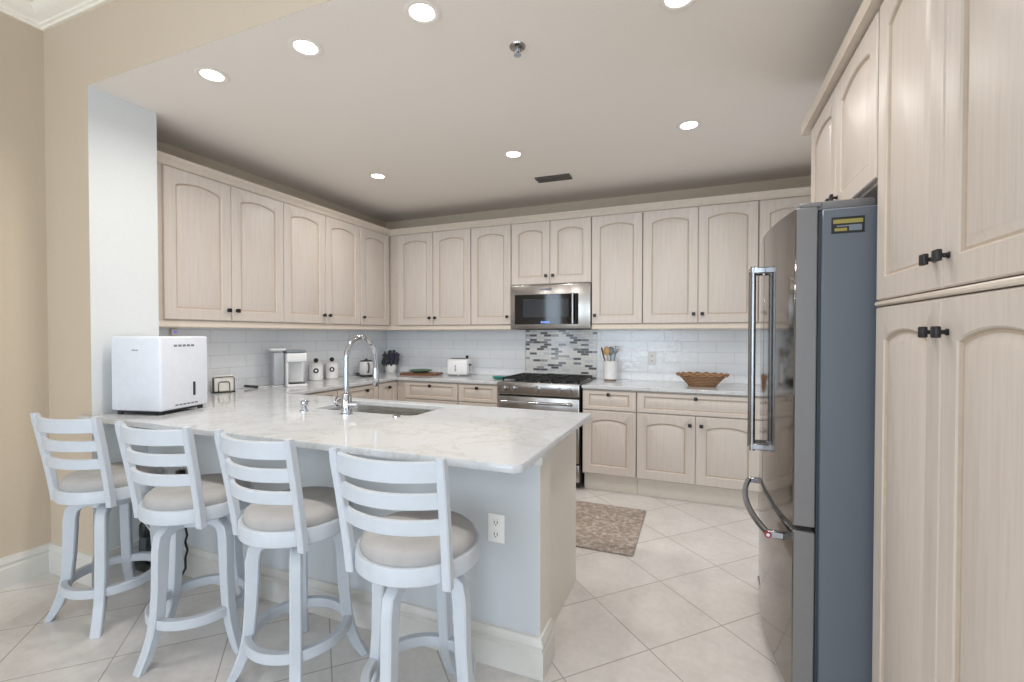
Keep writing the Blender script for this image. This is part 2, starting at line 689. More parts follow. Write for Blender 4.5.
def mitre_sweep(mb, path, prof, side=1, mat=0):
    """sweep a (out, z) profile along an open horizontal polyline; out = left normal * side"""
    P = [Vector((x, y)) for x, y in path]
    n = len(P)
    nrm = []
    for i in range(n - 1):
        d = (P[i + 1] - P[i]).normalized()
        nrm.append(Vector((-d.y, d.x)) * side)
    t = bmesh.new()
    rings = []
    for i in range(n):
        if i == 0:
            o = nrm[0]
        elif i == n - 1:
            o = nrm[-1]
        else:
            a, c = nrm[i - 1], nrm[i]
            o = (a + c) / (1 + a.dot(c))
        rings.append([t.verts.new((P[i].x + o.x * u, P[i].y + o.y * u, z)) for u, z in prof])
    m = len(prof)
    for i in range(n - 1):
        for j in range(m):
            t.faces.new((rings[i][j], rings[i][(j + 1) % m], rings[i + 1][(j + 1) % m], rings[i + 1][j]))
    t.faces.new(rings[0][::-1])
    t.faces.new(rings[-1])
    bmesh.ops.recalc_face_normals(t, faces=t.faces)
    return mb._merge(t, mat)


BASEP = [(0, 0), (.019, 0), (.019, .104), (.013, .111), (.013, .120), (.018, .126), (.018, .135), (.010, .146), (.008, .158), (0, .162)]
b = mitre_sweep(MB(), [(-3.465, -4.6), (-3.465, 1.455), (-3.045, 1.455), (-3.045, 1.725)], BASEP, -1)
struct('baseboard_left', b, M['trimw'])
CROWNP = [(0, 3.085), (.014, 3.085), (.014, 3.101), (.024, 3.104), (.026, 3.115), (.05, 3.126), (.078, 3.150), (.088, 3.168), (.104, 3.170), (.104, 3.182), (.135, 3.184), (.135, 3.2), (0, 3.2)]
b = mitre_sweep(MB(), [(-3.465, -4.6), (-3.465, 1.455), (3.5, 1.455)], CROWNP, -1)
b.box(-3.05, 3.0, .95, 1.0, 3.16, 3.2, 0, .006).box(-3.05, -3.0, -4, .95, 3.16, 3.2, 0, .006)
struct('trim_1', b, M['crownw'])

# ------------------------------------------------------------------ backsplash
def splash(x0, x1, y0, y1, z0, z1, mat, name, label):
    o = MB().box(x0, x1, y0, y1, z0, z1).build(name, mat)
    o['kind'] = 'structure'
    return o


splash(-3.456, -1.69, 4.552, 4.56, .925, 1.42, M['splash_x'], 'wall_back_tile', '')
splash(-.93, 1.17, 4.552, 4.56, .925, 1.42, M['splash_x'], 'wall_back_tile.001', '')
splash(-3.465, -3.457, 1.80, 4.56, .925, 1.42, M['splash_y'], 'wall_left_tile', '')
o = MB().box(-1.683, -.932, 4.546, 4.56, .80, 1.408).build('mosaic_panel', M['mosaic'])
tag(o, 'grey and white glass mosaic tile panel on the wall behind the range', 'tile panel')


# ------------------------------------------------------------------ cabinet pieces
def front_loops(w, h, arch, fw=.078, t=.02):
    """loops of a raised-panel front: x 0..w, z 0..h, face towards -y"""
    NA = 14

    def rect(ins, y):
        jx = ins + (.024 if (not arch and ins > .02) else 0)
        x0, x1, z0, z1 = jx, w - jx, ins, h - ins
        return [(x0, y, z0), (x1, y, z0)] + [(x1 + (x0 - x1) * k / NA, y, z1) for k in range(NA + 1)]

    def arched(ins, y):
        x0, x1, z0 = ins, w - ins, ins
        zt = h - ins
        if not arch:
            return rect(ins, y)
        rise = min(.030, .075 * w)
        pts = [(x0, y, z0), (x1, y, z0)]
        sh = .07
        for k in range(NA + 1):
            f = k / NA
            x = x1 + (x0 - x1) * f
            g = abs(2 * f - 1)
            if g > 1 - sh:
                zz = 0
            else:
                gg = g / (1 - sh)
                zz = .22 + .78 * (1 - gg * gg)
            pts.append((x, y, zt - rise + rise * zz))
        return pts
    L = [rect(0, 0), rect(0, -t + .004), rect(.004, -t), arched(fw - .008, -t), arched(fw - .004, -t + .004), arched(fw, -t + .010),
         arched(fw + .006, -t + .010), arched(fw + .026, -t + .003), arched(fw + .03, -t + .002)]
    mats = [0, 0, 0, 0, 1, 1, 0, 0, 0]
    return L, mats


KNOB = None


def knob(parent, x, z, y=-.02):
    global KNOB
    if KNOB is None:
        b = MB()
        b.box(-.008, .008, -.004, 0, -.008, .008, 0, .002)
        b.cyl((0, 0, 0), (0, -.018, 0), .0055, 10)
        b.box(-.014, .014, -.029, -.017, -.014, .014, 0, .003, 2)
        o = b.build('knob', M['black'])
        KNOB = o
    else:
        o = KNOB.copy()
        C.objects.link(o)
    o.parent = parent
    o.location = (x, y, z)
    return o


def front(parent, name, x0, x1, z0, z1, arch, kn=None, fw=.078, yoff=0):
    w, h = x1 - x0, z1 - z0
    b = MB()
    L, m = front_loops(w, h, arch, fw)
    b.loops(L, m)
    o = b.build(name, [M['wood'], M['glaze']], parent, loc=(x0, yoff, z0))
    if kn:
        knob(o, kn[0] if kn[0] >= 0 else w + kn[0], kn[1] if kn[1] >= 0 else h + kn[1])
    return o


def cabinet(name, label, loc, rotz, w, z0, z1, depth, doors=(), drawers=(), toe=False, group=None):
    """doors / drawers: (x0, x1, z0, z1, arch?, knob)"""
    t = thing(name, label, 'cabinet', (loc[0], loc[1], 0), rotz, group)
    b = MB().box(0, w, .001, depth, z0, z1, 0, .002)
    b.build('body', M['edge'], t)
    if toe:
        MB().box(0, w, .075, .095, 0, z0 - .001).build('toe_kick', M['toe'], t)
    for d in doors:
        front(t, 'door', d[0], d[1], d[2], d[3], True, d[4])
    for d in drawers:
        front(t, 'drawer_front', d[0], d[1], d[2], d[3], False, d[4], fw=d[5] if len(d) > 5 else .036)
    return t


UZ0, UZ1, UD = 1.455, 2.445, .338
UDL = .298
DB, DT = 1.461, 2.438
YU, XL = 4.212, -3.158
G = .0025
kR = lambda: (-.032, .075)
kL = lambda: (.032, .075)
# left wall uppers: local x runs towards +y
PL = math.radians(90)
cabinet('upper_cabinet', 'two-door cream upper cabinet on the left wall next to the white stub wall', (XL, 1.802), PL, .991, UZ0, UZ1, UDL,
        [(.085, .538, DB, DT, kR()), (.542, .992, DB, DT, kL())])
cabinet('upper_cabinet', 'two-door cream upper cabinet above the coffee maker and white jars', (XL, 2.795), PL, .919, UZ0, UZ1, UDL,
        [(.003, .456, DB, DT, kR()), (.460, .917, DB, DT, kL())])
cabinet('upper_cabinet', 'single-door cream upper cabinet in the corner at the end of the left wall', (XL, 3.716), PL, .842, UZ0, UZ1, UDL,
        [(.003, .462, DB, DT, kL())])
# back wall uppers: local x runs towards +x
cabinet('upper_cabinet', 'two-door cream upper cabinet on the back wall above the plant and toaster', (XL + .002, YU), 0, 1.005, UZ0, UZ1, UD,
        [(.114, .557, DB, DT, kR()), (.562, 1.003, DB, DT, kL())])
cabinet('upper_cabinet', 'single-door cream upper cabinet left of the microwave', (-2.149, YU), 0, .441, UZ0, UZ1, UD,
        [(.003, .438, DB, DT, kR())])
cabinet('upper_cabinet', 'short two-door cream cabinet directly above the microwave', (-1.706, YU), 0, .792, 1.838, UZ1, UD,
        [(.003, .394, 1.843, DT, kR()), (.398, .789, 1.843, DT, kL())])
cabinet('upper_cabinet', 'single-door cream upper cabinet right of the microwave above the utensil crock', (-.912, YU), 0, .452, UZ0, UZ1, UD,
        [(.003, .449, DB, DT, kL())])
cabinet('upper_cabinet', 'two-door cream upper cabinet on the back wall above the wicker basket', (-.458, YU), 0, .903, UZ0, UZ1, UD,
        [(.003, .450, DB, DT, kR()), (.454, .900, DB, DT, kL())])
cabinet('upper_cabinet', 'cream upper cabinet at the right end of the back wall, partly hidden by the fridge', (.447, YU), 0, .721, UZ0, UZ1, UD,
        [(.003, .46, DB, DT, kR())])
# crown and light rail along the uppers
CRP = [(-.05, 2.445), (.004, 2.445), (.008, 2.452), (.010, 2.462), (.022, 2.476), (.036, 2.484), (.040, 2.492), (.046, 2.494), (.046, 2.503), (-.05, 2.503)]
b = mitre_sweep(MB(), [(XL, 1.80), (XL, YU), (1.17, YU)], CRP, -1)
struct('trim_2', b, M['crownc'])
RLP = [(-.02, 1.408), (.004, 1.408), (.010, 1.414), (.010, 1.430), (.004, 1.442), (.002, 1.455), (-.02, 1.455)]
b = mitre_sweep(MB(), [(XL, 1.80), (XL, YU), (-1.708, YU)], RLP, -1)
mitre_sweep(b, [(-.912, YU), (1.17, YU)], RLP, -1)
struct('trim_3', b, M['crownc'])

# right side: pantry and over-fridge cabinet, facing -x; local x runs towards -y
PR = math.radians(-90)
XP = .564
cabinet('pantry_cabinet', 'tall cream pantry cabinet with four doors at the right edge beside the fridge', (XP, 1.872), PR, .90, .10, 2.445, .59,
        [(.004, .446, .12, 1.452, (-.032, -.082)), (.450, .894, .12, 1.452, (.032, -.082)),
         (.004, .446, 1.476, 2.438, (-.032, .075)), (.450, .894, 1.476, 2.438, (.032, .075))], toe=True)
t = cabinet('upper_cabinet', 'two-door cream cabinet above the refrigerator', (XP, 2.872), PR, .998, 1.878, 2.445, .59,
            [(.02, .492, 1.886, 2.438, (-.032, .06)), (.496, .985, 1.886, 2.438, (.032, .06))])
MB().box(-.02, 0, .0, .59, 0, 2.445, 0, .002).build('side_panel', M['edge'], t)
b = mitre_sweep(MB(), [(1.15, 2.892), (XP, 2.892), (XP, .972)], CRP, 1)
# outward is -x: recompute side so it faces the kitchen
struct('trim_4', b, M['crownc'])
b = MB().box(XP - .024, XP, .972, 1.872, 1.456, 1.472, 0, .005)
struct('trim_5', b, M['crownc'])

# base cabinets
YB, BZ0, BZ1, BD = 3.953, .115, .893, .60
DRZ = (.717, .880)
DOZ = (.165, .708)
cabinet('base_cabinet', 'one-drawer one-door white base cabinet right of the range', (-.934, YB), 0, .457, .155, BZ1, BD,
        [(.004, .453, DOZ[0], DOZ[1], (.038, -.062))], [(.004, .453, DRZ[0], DRZ[1], (.225, -.028))], toe=True)
cabinet('base_cabinet', 'wide-drawer two-door white base cabinet under the wicker basket', (-.475, YB), 0, .914, .155, BZ1, BD,
        [(.004, .455, DOZ[0], DOZ[1], (-.04, -.07)), (.459, .910, DOZ[0], DOZ[1], (.04, -.07))], [(.004, .910, DRZ[0], DRZ[1], (.453, -.028))], toe=True)
cabinet('base_cabinet', 'white base cabinet in the far right corner behind the fridge', (.441, YB), 0, .727, .155, BZ1, BD,
        [(.004, .455, DOZ[0], DOZ[1], (.04, -.07))], [(.004, .455, DRZ[0], DRZ[1], (.225, -.028))], toe=True)
cabinet('base_cabinet', 'white base cabinet with a wide drawer below the cutting board', (-2.889, YB), 0, .731, .155, BZ1, BD,
        [(.120, .726, DOZ[0], DOZ[1], (.04, -.07))], [(.120, .726, DRZ[0], DRZ[1], (.303, -.028))], toe=True)
cabinet('base_cabinet', 'white base cabinet with a narrow drawer left of the range', (-2.156, YB), 0, .421, .155, BZ1, BD,
        [(.004, .417, DOZ[0], DOZ[1], (.04, -.07))], [(.004, .417, DRZ[0], DRZ[1], (.206, -.028))], toe=True)
XB = -2.89
cabinet('base_cabinet', 'cream base cabinet with a drawer below the black tray on the left run', (XB, 2.56), PL, 1.09, .155, BZ1, .56,
        [(.004, .54, DOZ[0], DOZ[1], (-.04, -.07)), (.545, 1.086, DOZ[0], DOZ[1], (.04, -.07))],
        [(.004, .54, DRZ[0], DRZ[1], (.27, -.028)), (.545, 1.086, DRZ[0], DRZ[1], (.36, -.04))], toe=True)
cabinet('base_cabinet', 'narrow cream pull-out cabinet in the left corner under the plant', (XB, 3.655), PL, .2975, .155, BZ1, .56,
        [], [(.004, .290, .165, .880, (.14, -.045), .05)], toe=True)

# ------------------------------------------------------------------ peninsula
t = thing('peninsula', 'pale grey kitchen peninsula base with white baseboard under the big counter', 'kitchen peninsula', (-1.75, 2.1, 0))
XE = -.578
MB().box(-3.04, XE - .002, 1.725, 1.862, 0, .893, 0, .0).box(XE - .002, XE, 1.726, 1.862, 0, .893, 1).build('knee_panel', [M['knee'], M['toe']], t, world=True)  # beige end face, with warm kitchen light put into its colour
b = MB().box(-.645, -.622, 1.862, 2.48, .0, .893, 0, .002)
b.build('end_panel', M['toe'], t, world=True)
b = MB()
mitre_sweep(b, [(-3.02, 1.725), (XE, 1.725), (XE, 1.862)], BASEP, -1)
b.build('baseboard_trim', M['trimw'], t, world=True)
b = MB().box(-2.98, -.646, 2.452, 2.47, .155, .893, 0, .001).box(-2.98, -.646, 1.863, 2.45, .155, .172).box(-2.86, -.646, 2.38, 2.40, 0, .155)
b.build('body', M['edge'], t, world=True)
# top rail under the counter along the knee panel end
MB().box(XE - .055, XE + .012, 1.712, 1.875, .845, .893, 0, .006).build('cap_block', M['trimw'], t, world=True)
for (xa, xb_, za, zb) in ((-.65, -1.23, .165, .88), (-1.24, -1.68, .165, .715), (-1.685, -2.13, .165, .715), (-2.14, -2.59, .165, .715)):
    w = xa - xb_
    L, m = front_loops(w, zb - za, True)
    o = MB().loops(L, m).build('door', [M['wood'], M['glaze']], t)
    o.location = (xa - -1.75, 2.471 - 2.1, za)
    o.rotation_euler = (0, 0, PI)
    knob(o, .04, zb - za - .07)

# worktops
def rrect(x0, x1, y0, y1, r, n=5):
    pts = []
    for cx, cy, a0 in ((x1 - r, y1 - r, 0), (x0 + r, y1 - r, PI / 2), (x0 + r, y0 + r, PI), (x1 - r, y0 + r, 3 * PI / 2)):
        for k in range(n + 1):
            a = a0 + PI / 2 * k / n
            pts.append((cx + r * math.cos(a), cy + r * math.sin(a)))
    return pts


CT0, CT1 = .895, .925
poly = [(-3.13, 1.430), (-.575, 1.430), (-.55, 1.455), (-.55, 2.54), (-2.86, 2.54), (-2.86, 3.922), (-1.737, 3.922), (-1.737, 4.545), (-3.455, 4.545),
        (-3.455, 1.80), (-3.04, 1.80), (-3.04, 1.450), (-3.13, 1.450)]
SX0, SX1, SY0, SY1 = -2.13, -1.42, 2.09, 2.45
b = MB().prism(poly, CT0, CT1, 0, .004, holes=[rrect(SX0, SX1, SY0, SY1, .05)])
o = b.build('countertop', M['quartz'], smooth=True)
tag(o, 'white quartz countertop running from the peninsula round to the range', 'countertop')
o = MB().box(-.937, 1.165, 3.922, 4.548, CT0, CT1, 0, .004).build('countertop', M['quartz'])
tag(o, 'white quartz countertop right of the range under the basket', 'countertop')

# sink
t = thing('sink', 'stainless undermount sink set in the peninsula counter', 'sink', ((SX0 + SX1) / 2, (SY0 + SY1) / 2, .69))
n = 5
r0 = rrect(SX0 - .012, SX1 + .012, SY0 - .012, SY1 + .012, .06)
r1 = rrect(SX0 + .002, SX1 - .002, SY0 + .002, SY1 - .002, .05)
r2 = rrect(SX0 + .012, SX1 - .012, SY0 + .012, SY1 - .012, .05)
r3 = rrect(SX0 + .04, SX1 - .04, SY0 + .04, SY1 - .04, .04)
tb = bmesh.new()
R = [[tb.verts.new((x, y, z)) for x, y in rr] for rr, z in ((r0, .8945), (r1, .8945), (r2, .72), (r3, .70))]
for a, c in zip(R, R[1:]):
    for k in range(len(a)):
        k2 = (k + 1) % len(a)
        tb.faces.new((a[k], a[k2], c[k2], c[k]))
tb.faces.new(R[-1])
bmesh.ops.recalc_face_normals(tb, faces=tb.faces)
bb = MB()
bb._merge(tb)
o = bb.build('bowl', M['sink'], t, world=True)
sm = o.modifiers.new('thickness', 'SOLIDIFY')
sm.thickness = .002
MB().lathe([(0, .7005), (.035, .7005), (.045, .704), (.045, .702)], ((SX0 + SX1) / 2, (SY0 + SY1) / 2 + .04, 0), 24).build('drain', M['chrome'], t, world=True)

# faucet
fx, fy = -1.795, 2.005
t = thing('faucet', 'chrome gooseneck pull-down faucet at the sink', 'faucet', (fx, fy, CT1))
b = MB().lathe([(0, 0), (.034, 0), (.034, .006), (.029, .010), (.0285, .105), (.024, .112), (.015, .118), (0, .118)], (0, 0, 0), 28)
b.build('body', M['chrome'], t)
pts = [(0, 0, .11), (0, 0, .25), (0, .002, .28)]
for k in range(13):
    a = PI - PI * k / 12
    pts.append((0, .122 + .122 * math.cos(a), .303 + .122 * math.sin(a)))
pts += [(0, .247, .265), (0, .249, .24)]
MB().tube(pts, .014, 14).build('neck', M['chrome'], t)
b = MB().lathe([(0, 0), (.013, 0), (.016, .004), (.018, .05), (.0165, .11), (.014, .12), (0, .12)], (0, .250, .125), 20)
b.build('spray_head', M['chrome'], t)
b = MB().lathe([(.0, -.014), (.017, -.012), (.021, -.004), (.021, .010), (.016, .015), (0, .016)], (0, .130, .425), 16)
b.build('collar', M['chrome'], t)
b = MB().cyl((-.02, 0, .062), (-.052, 0, .062), .017, 20).cyl((.018, .0, .055), (.06, .018, .055), .016, 20)
b.build('valve', M['chrome'], t)
pts = [(-.060, .024 * math.cos(a), .066 + .024 * math.sin(a)) for a in [2 * PI * k / 20 for k in range(20)]]
MB().tube(pts, .006, 8, closed=True).build('lever', M['chrome'], t)
t = thing('soap_dispenser', 'small chrome soap pump left of the faucet', 'soap dispenser', (-2.086, 1.99, CT1))
MB().lathe([(0, 0), (.024, 0), (.024, .006), (.014, .010), (.013, .032), (0, .032)], (0, 0, 0), 20).build('base', M['chrome'], t)
MB().lathe([(0, .032), (.017, .032), (.019, .036), (.019, .058), (.015, .064), (0, .064)], (0, 0, 0), 20).cyl((0, 0, .05), (.0, .03, .052), .007, 10).build('pump_head', M['chrome'], t)
t = MB().lathe([(0, 0), (.021, 0), (.021, .004), (.017, .008), (0, .009)], (0, 0, 0), 20).build('air_switch', M['chrome'], loc=(-1.482, 2.03, CT1))
tag(t, 'low chrome air switch button on the counter right of the faucet', 'button')

# ------------------------------------------------------------------ bar stools
def arc_pts(r, a0, a1, n, z):
    return [(r * math.cos(a0 + (a1 - a0) * k / n), r * math.sin(a0 + (a1 - a0) * k / n), z) for k in range(n + 1)]


def make_stool():
    P = {}
    b = MB().lathe([(.185, .588), (.210, .588), (.215, .593), (.215, .640), (.211, .646), (.190, .646), (.186, .640), (.185, .588)], seg=56)
    b.lathe([(0, .600), (.186, .600), (.186, .612), (0, .612)], seg=40)
    P['seat_ring'] = (b, 'stoolw')
    b = MB().lathe([(0, .613), (.184, .613), (.195, .640), (.199, .656), (.194, .674), (.178, .687), (.14, .696), (.07, .700), (0, .701)], seg=48)
    P['cushion'] = (b, 'cushion')

    def post(sx):
        path, = [[(sx * (.180 + .013 * f), -.134 - .068 * f ** 1.2, .572 + .426 * f) for f in [k / 12 for k in range(13)]]]
        sec = [(-.016, -.021), (.016, -.021), (.016, .021), (-.016, .021)]
        bb = MB()
        # section: u across (x), v along y
        t = bmesh.new()
        rings = []
        for i, (x, y, z) in enumerate(path):
            dy = .015 if i < 12 else .012
            dx = .0155 if i < 12 else .013
            zz = z
            c = .004
            rings.append([t.verts.new((x + a, y + d, zz)) for a, d in ((-dx + c, -dy), (dx - c, -dy), (dx, -dy + c), (dx, dy - c), (dx - c, dy), (-dx + c, dy), (-dx, dy - c), (-dx, -dy + c))])
        for a, c in zip(rings, rings[1:]):
            for k in range(8):
                t.faces.new((a[k], a[(k + 1) % 8], c[(k + 1) % 8], c[k]))
        t.faces.new(rings[0][::-1])
        t.faces.new(rings[-1])
        bmesh.ops.recalc_face_normals(t, faces=t.faces)
        bb._merge(t)
        return bb
    P['back_post'] = [(post(-1), 'stoolw'), (post(1), 'stoolw')]

    def slat(z0, z1):
        f = ((z0 + z1) / 2 - .572) / .426
        yb = -.134 - .068 * f ** 1.2
        hw = .180 + .013 * f
        pts = []
        for k in range(17):
            s_ = -1 + 2 * k / 16
            pts.append((s_ * hw, yb - .060 * (1 - s_ * s_) + .006, (z0 + z1) / 2))
        h = (z1 - z0) / 2
        d = .009
        c = .003
        sec = [(-d, -h + c), (-d + c, -h), (d - c, -h), (d, -h + c), (d, h - c), (d - c, h), (-d + c, h), (-d, h - c)]
        return MB().sweep(pts, sec, up=(0, 0, 1))
    P['slat'] = [(slat(.924, .987), 'stoolw'), (slat(.838, .886), 'stoolw'), (slat(.754, .800), 'stoolw')]
    # lower back rail hugging the seat ring
    b = MB().lathe([(0, .572), (.105, .572), (.105, .588), (0, .588)], seg=32)
    P['swivel'] = (b, 'stoolw')
    # one leg, along +x
    prof = [(.05, .548), (.10, .548), (.135, .540), (.158, .518), (.166, .47), (.168, .40), (.172, .30), (.180, .20), (.195, .12), (.220, .055), (.250, .002)]
    th = [.022, .022, .024, .026, .026, .025, .023, .022, .021, .019, .017]
    t = bmesh.new()
    rings = []
    for i, (r, z) in enumerate(prof):
        a = Vector(prof[min(i + 1, len(prof) - 1)]) - Vector(prof[max(i - 1, 0)])
        a.normalize()
        nx, nz = -a.y, a.x
        k = th[i]
        hy = .021
        c = .005
        ring = []
        for u, y in ((-k, -hy + c), (-k + c, -hy), (k - c, -hy), (k, -hy + c), (k, hy - c), (k - c, hy), (-k + c, hy), (-k, hy - c)):
            zz = z + nz * u
            if i == len(prof) - 1:
                zz = 0.001
            ring.append(t.verts.new((r + nx * u, y, zz)))
        rings.append(ring)
    for a, c in zip(rings, rings[1:]):
        for k in range(8):
            t.faces.new((a[k], a[(k + 1) % 8], c[(k + 1) % 8], c[k]))
    t.faces.new(rings[0][::-1])
    t.faces.new(rings[-1])
    bmesh.ops.recalc_face_normals(t, faces=t.faces)
    lb = MB()
    lb._merge(t)
    P['leg'] = (lb, 'stoolw')
    b = MB().lathe([(.168, .152), (.171, .149), (.195, .149), (.198, .152), (.198, .186), (.195, .189), (.171, .189), (.168, .186), (.168, .152)], seg=56)
    P['foot_ring'] = (b, 'stoolw')
    b = MB().lathe([(0, .530), (.085, .530), (.085, .5715), (0, .5715)], seg=32)
    P['hub'] = (b, 'stoolw')
    return P


stool_src = None
STOOLS = [(-2.695, 1.375, 7, 2, 'white ladder-back bar stool nearest the left wall, leftmost of the four'),
          (-2.075, 1.385, 4, 45, 'white bar stool second from the left wall, in front of the boxy white appliance'),
          (-1.505, 1.405, -3, -2, 'white bar stool third from the left wall, between two other stools'),
          (-.905, 1.368, 3, 45, 'white bar stool at the open end of the peninsula, beside the lower outlet')]
for i, (x, y, r, rb, lab) in enumerate(STOOLS):
    t = thing('bar_stool', lab, 'bar stool', (x, y, 0), math.radians(r), 'white bar stools along the peninsula')
    if stool_src is None:
        P = make_stool()
        stool_src = []
        for nm, v in P.items():
            for bb, mt in (v if isinstance(v, list) else [v]):
                if nm == 'leg':
                    o = bb.build(nm, M[mt], t)
                    stool_src.append(o)
                    for k in (1, 2, 3):
                        c = o.copy()
                        C.objects.link(c)
                        c['k'] = k
                        stool_src.append(c)
                    o['k'] = 0
                else:
                    stool_src.append(bb.build(nm, M[mt], t))
        objs = stool_src
    else:
        objs = []
        for s_ in stool_src:
            c = s_.copy()
            C.objects.link(c)
            objs.append(c)
    for o in objs:
        o.parent = t
        if o.name.startswith('leg'):
            o.rotation_euler = (0, 0, math.radians(rb - r + 45 + 90 * o['k']))
for o in bpy.data.objects:
    if 'k' in o:
        del o['k']

# ------------------------------------------------------------------ refrigerator
FY0, FY1 = 1.902, 2.812
FYM = (FY0 + FY1) / 2


def xf(y, b=.045):
    return .318 - b * (1 - ((y - FYM) / (FY1 - FYM)) ** 2)


t = thing('refrigerator', 'grey and stainless french-door refrigerator beside the pantry', 'refrigerator', (.7, FYM, 0))
MB().box(.398, 1.13, FY0, FY1, .03, 1.80, 0, .004).build('body', M['fridge_side'], t, world=True)
MB().box(.42, 1.10, FY0 + .03, FY1 - .03, .0, .03).build('base_plinth', M['blackp'], t, world=True)
MB().box(.388, .3985, FY0 + .006, FY1 - .006, .05, 1.795).build('gasket', M['gasket'], t, world=True)


def fridge_door(y0, y1, z0, z1, name):
    n = 16
    poly = [(xf(y0 + (y1 - y0) * k / n), y0 + (y1 - y0) * k / n) for k in range(n + 1)] + [(.386, y1), (.386, y0)]
    b = MB().prism(poly, z0, z1, 0, .004)
    for f in b.bm.faces:
        nn = f.normal
        f.material_index = 0 if nn.x < -.6 else 1
    return b.build(name, [M['steel_f'], M['fridge_edge']], t, world=True)


dn = fridge_door(FY0 + .002, FYM - .003, .678, 1.812, 'door')
df = fridge_door(FYM + .003, FY1 - .002, .678, 1.812, 'door')
fd = fridge_door(FY0 + .002, FY1 - .002, .06, .660, 'freezer_drawer')
for d, yh in ((dn, FYM - .042), (df, FYM + .042)):
    xd = xf(yh)
    b = MB().cyl((xd - .048, yh, .845), (xd - .048, yh, 1.665), .0115, 16)
    for z in (.862, 1.648):
        b.box(xd - .058, xd + .004, yh - .011, yh + .011, z - .014, z + .014, 0, .004)
    b.build('handle', M['handle'], d, world=True)
b = MB()
pts = []
for k in range(21):
    f = k / 20
    y = 2.0 + .71 * f
    pts.append((.250 - .042 * (1 - (2 * f - 1) ** 2), y, .600))
b.tube(pts, .013, 14)
for y in (2.0, 2.71):
    b.box(.247, xf(y) + .004, y - .010, y + .010, .586, .614, 0, .004)
h = b.build('handle', M['handle'], fd, world=True)
b = MB().cyl((.250, 1.992, .600), (.250, 1.984, .600), .0125, 24).cyl((.250, 1.985, .600), (.250, 1.9825, .600), .0065, 20, 1)
b2 = b.build('medallion', [M['red'], M['chrome']], fd, world=True)
MB().box(xf(2.46) - .002, xf(2.46) + .01, 2.40, 2.52, .16, .185, 0, .001).build('badge', M['steel'], fd, world=True)
b = MB().box(.322, .56, FY0 + .02, FY0 + .075, 1.8, 1.835, 0, .012, 2).box(.33, .40, FY0 + .01, FY0 + .045, 1.812, 1.83, 0, .004)
b.build('hinge_cover', M['fridge_edge'], t, world=True)
b = MB().box(.322, .56, FY1 - .075, FY1 - .02, 1.8, 1.835, 0, .012, 2)
b.build('hinge_cover', M['fridge_edge'], t, world=True)
b = MB().box(.425, .520, FY0 - .0015, FY0 + .001, 1.712, 1.768, 0).box(.430, .515, FY0 - .0022, FY0, 1.746, 1.760, 1).box(.434, .470, FY0 - .0022, FY0, 1.720, 1.730, 1).box(.476, .512, FY0 - .0022, FY0, 1.720, 1.740, 2).box(.440, .505, FY0 - .0024, FY0, 1.735, 1.739, 2)
o = b.build('label_sticker', [M['blackp'], M['yellow'], M['greyp']], t, world=True)
o['label'] = 'black and yellow sticker on the side'

# ------------------------------------------------------------------ microwave
mx0, mx1, mz0, mz1, myf = -1.704, -.916, 1.412, 1.832, 4.168
t = thing('microwave', 'stainless over-the-range microwave with a black glass window', 'microwave', ((mx0 + mx1) / 2, 4.36, mz0))
MB().box(mx0, mx1, myf + .025, 4.55, mz0, mz1, 0, .003).build('body', M['blackp'], t, world=True)
b = MB().box(mx0, mx1, myf, myf + .024, mz0 + .004, mz1, 0, .005, 2)
d = b.build('door', M['steel'], t, world=True)
W_ = mx1 - mx0
H_ = mz1 - mz0
MB().box(mx0 + .06 * W_, mx0 + .86 * W_, myf - .004, myf + .002, mz0 + .11 * H_, mz0 + .79 * H_, 0, .002).build('window', M['glassblack'], d, world=True)
MB().box(mx0 + .17 * W_, mx0 + .745 * W_, myf - .0048, myf - .003, mz0 + .27 * H_, mz0 + .68 * H_, 0, .0005).build('window_screen', M['screen'], d, world=True)
b = MB().cyl((mx0 + .80 * W_, myf - .035, mz0 + .12 * H_), (mx0 + .80 * W_, myf - .035, mz0 + .80 * H_), .010, 14)
for f in (.16, .76):
    b.box(mx0 + .80 * W_ - .008, mx0 + .80 * W_ + .008, myf - .035, myf, mz0 + f * H_ - .01, mz0 + f * H_ + .01, 0, .003)
b.build('handle', M['steel'], d, world=True)
MB().box(mx0 + .38 * W_, mx0 + .53 * W_, myf - .002, myf + .002, mz0 + .87 * H_, mz0 + .92 * H_).build('name_plate', M['grey_mark'], d, world=True)
b = MB()
for k in range(4):
    b.box(mx0 + (.40 + .028 * k) * W_, mx0 + (.422 + .028 * k) * W_, myf - .0055, myf - .003, mz0 + .135 * H_, mz0 + .18 * H_)
b.build('clock_display', M['clock'], d, world=True)
b = MB()
for k in range(9):
    b.box(mx0 + .05 + k * .075, mx0 + .105 + k * .075, myf + .03, myf + .2, mz0 - .003, mz0 + .004)
b.build('vent_grille', M['slot'], t, world=True)

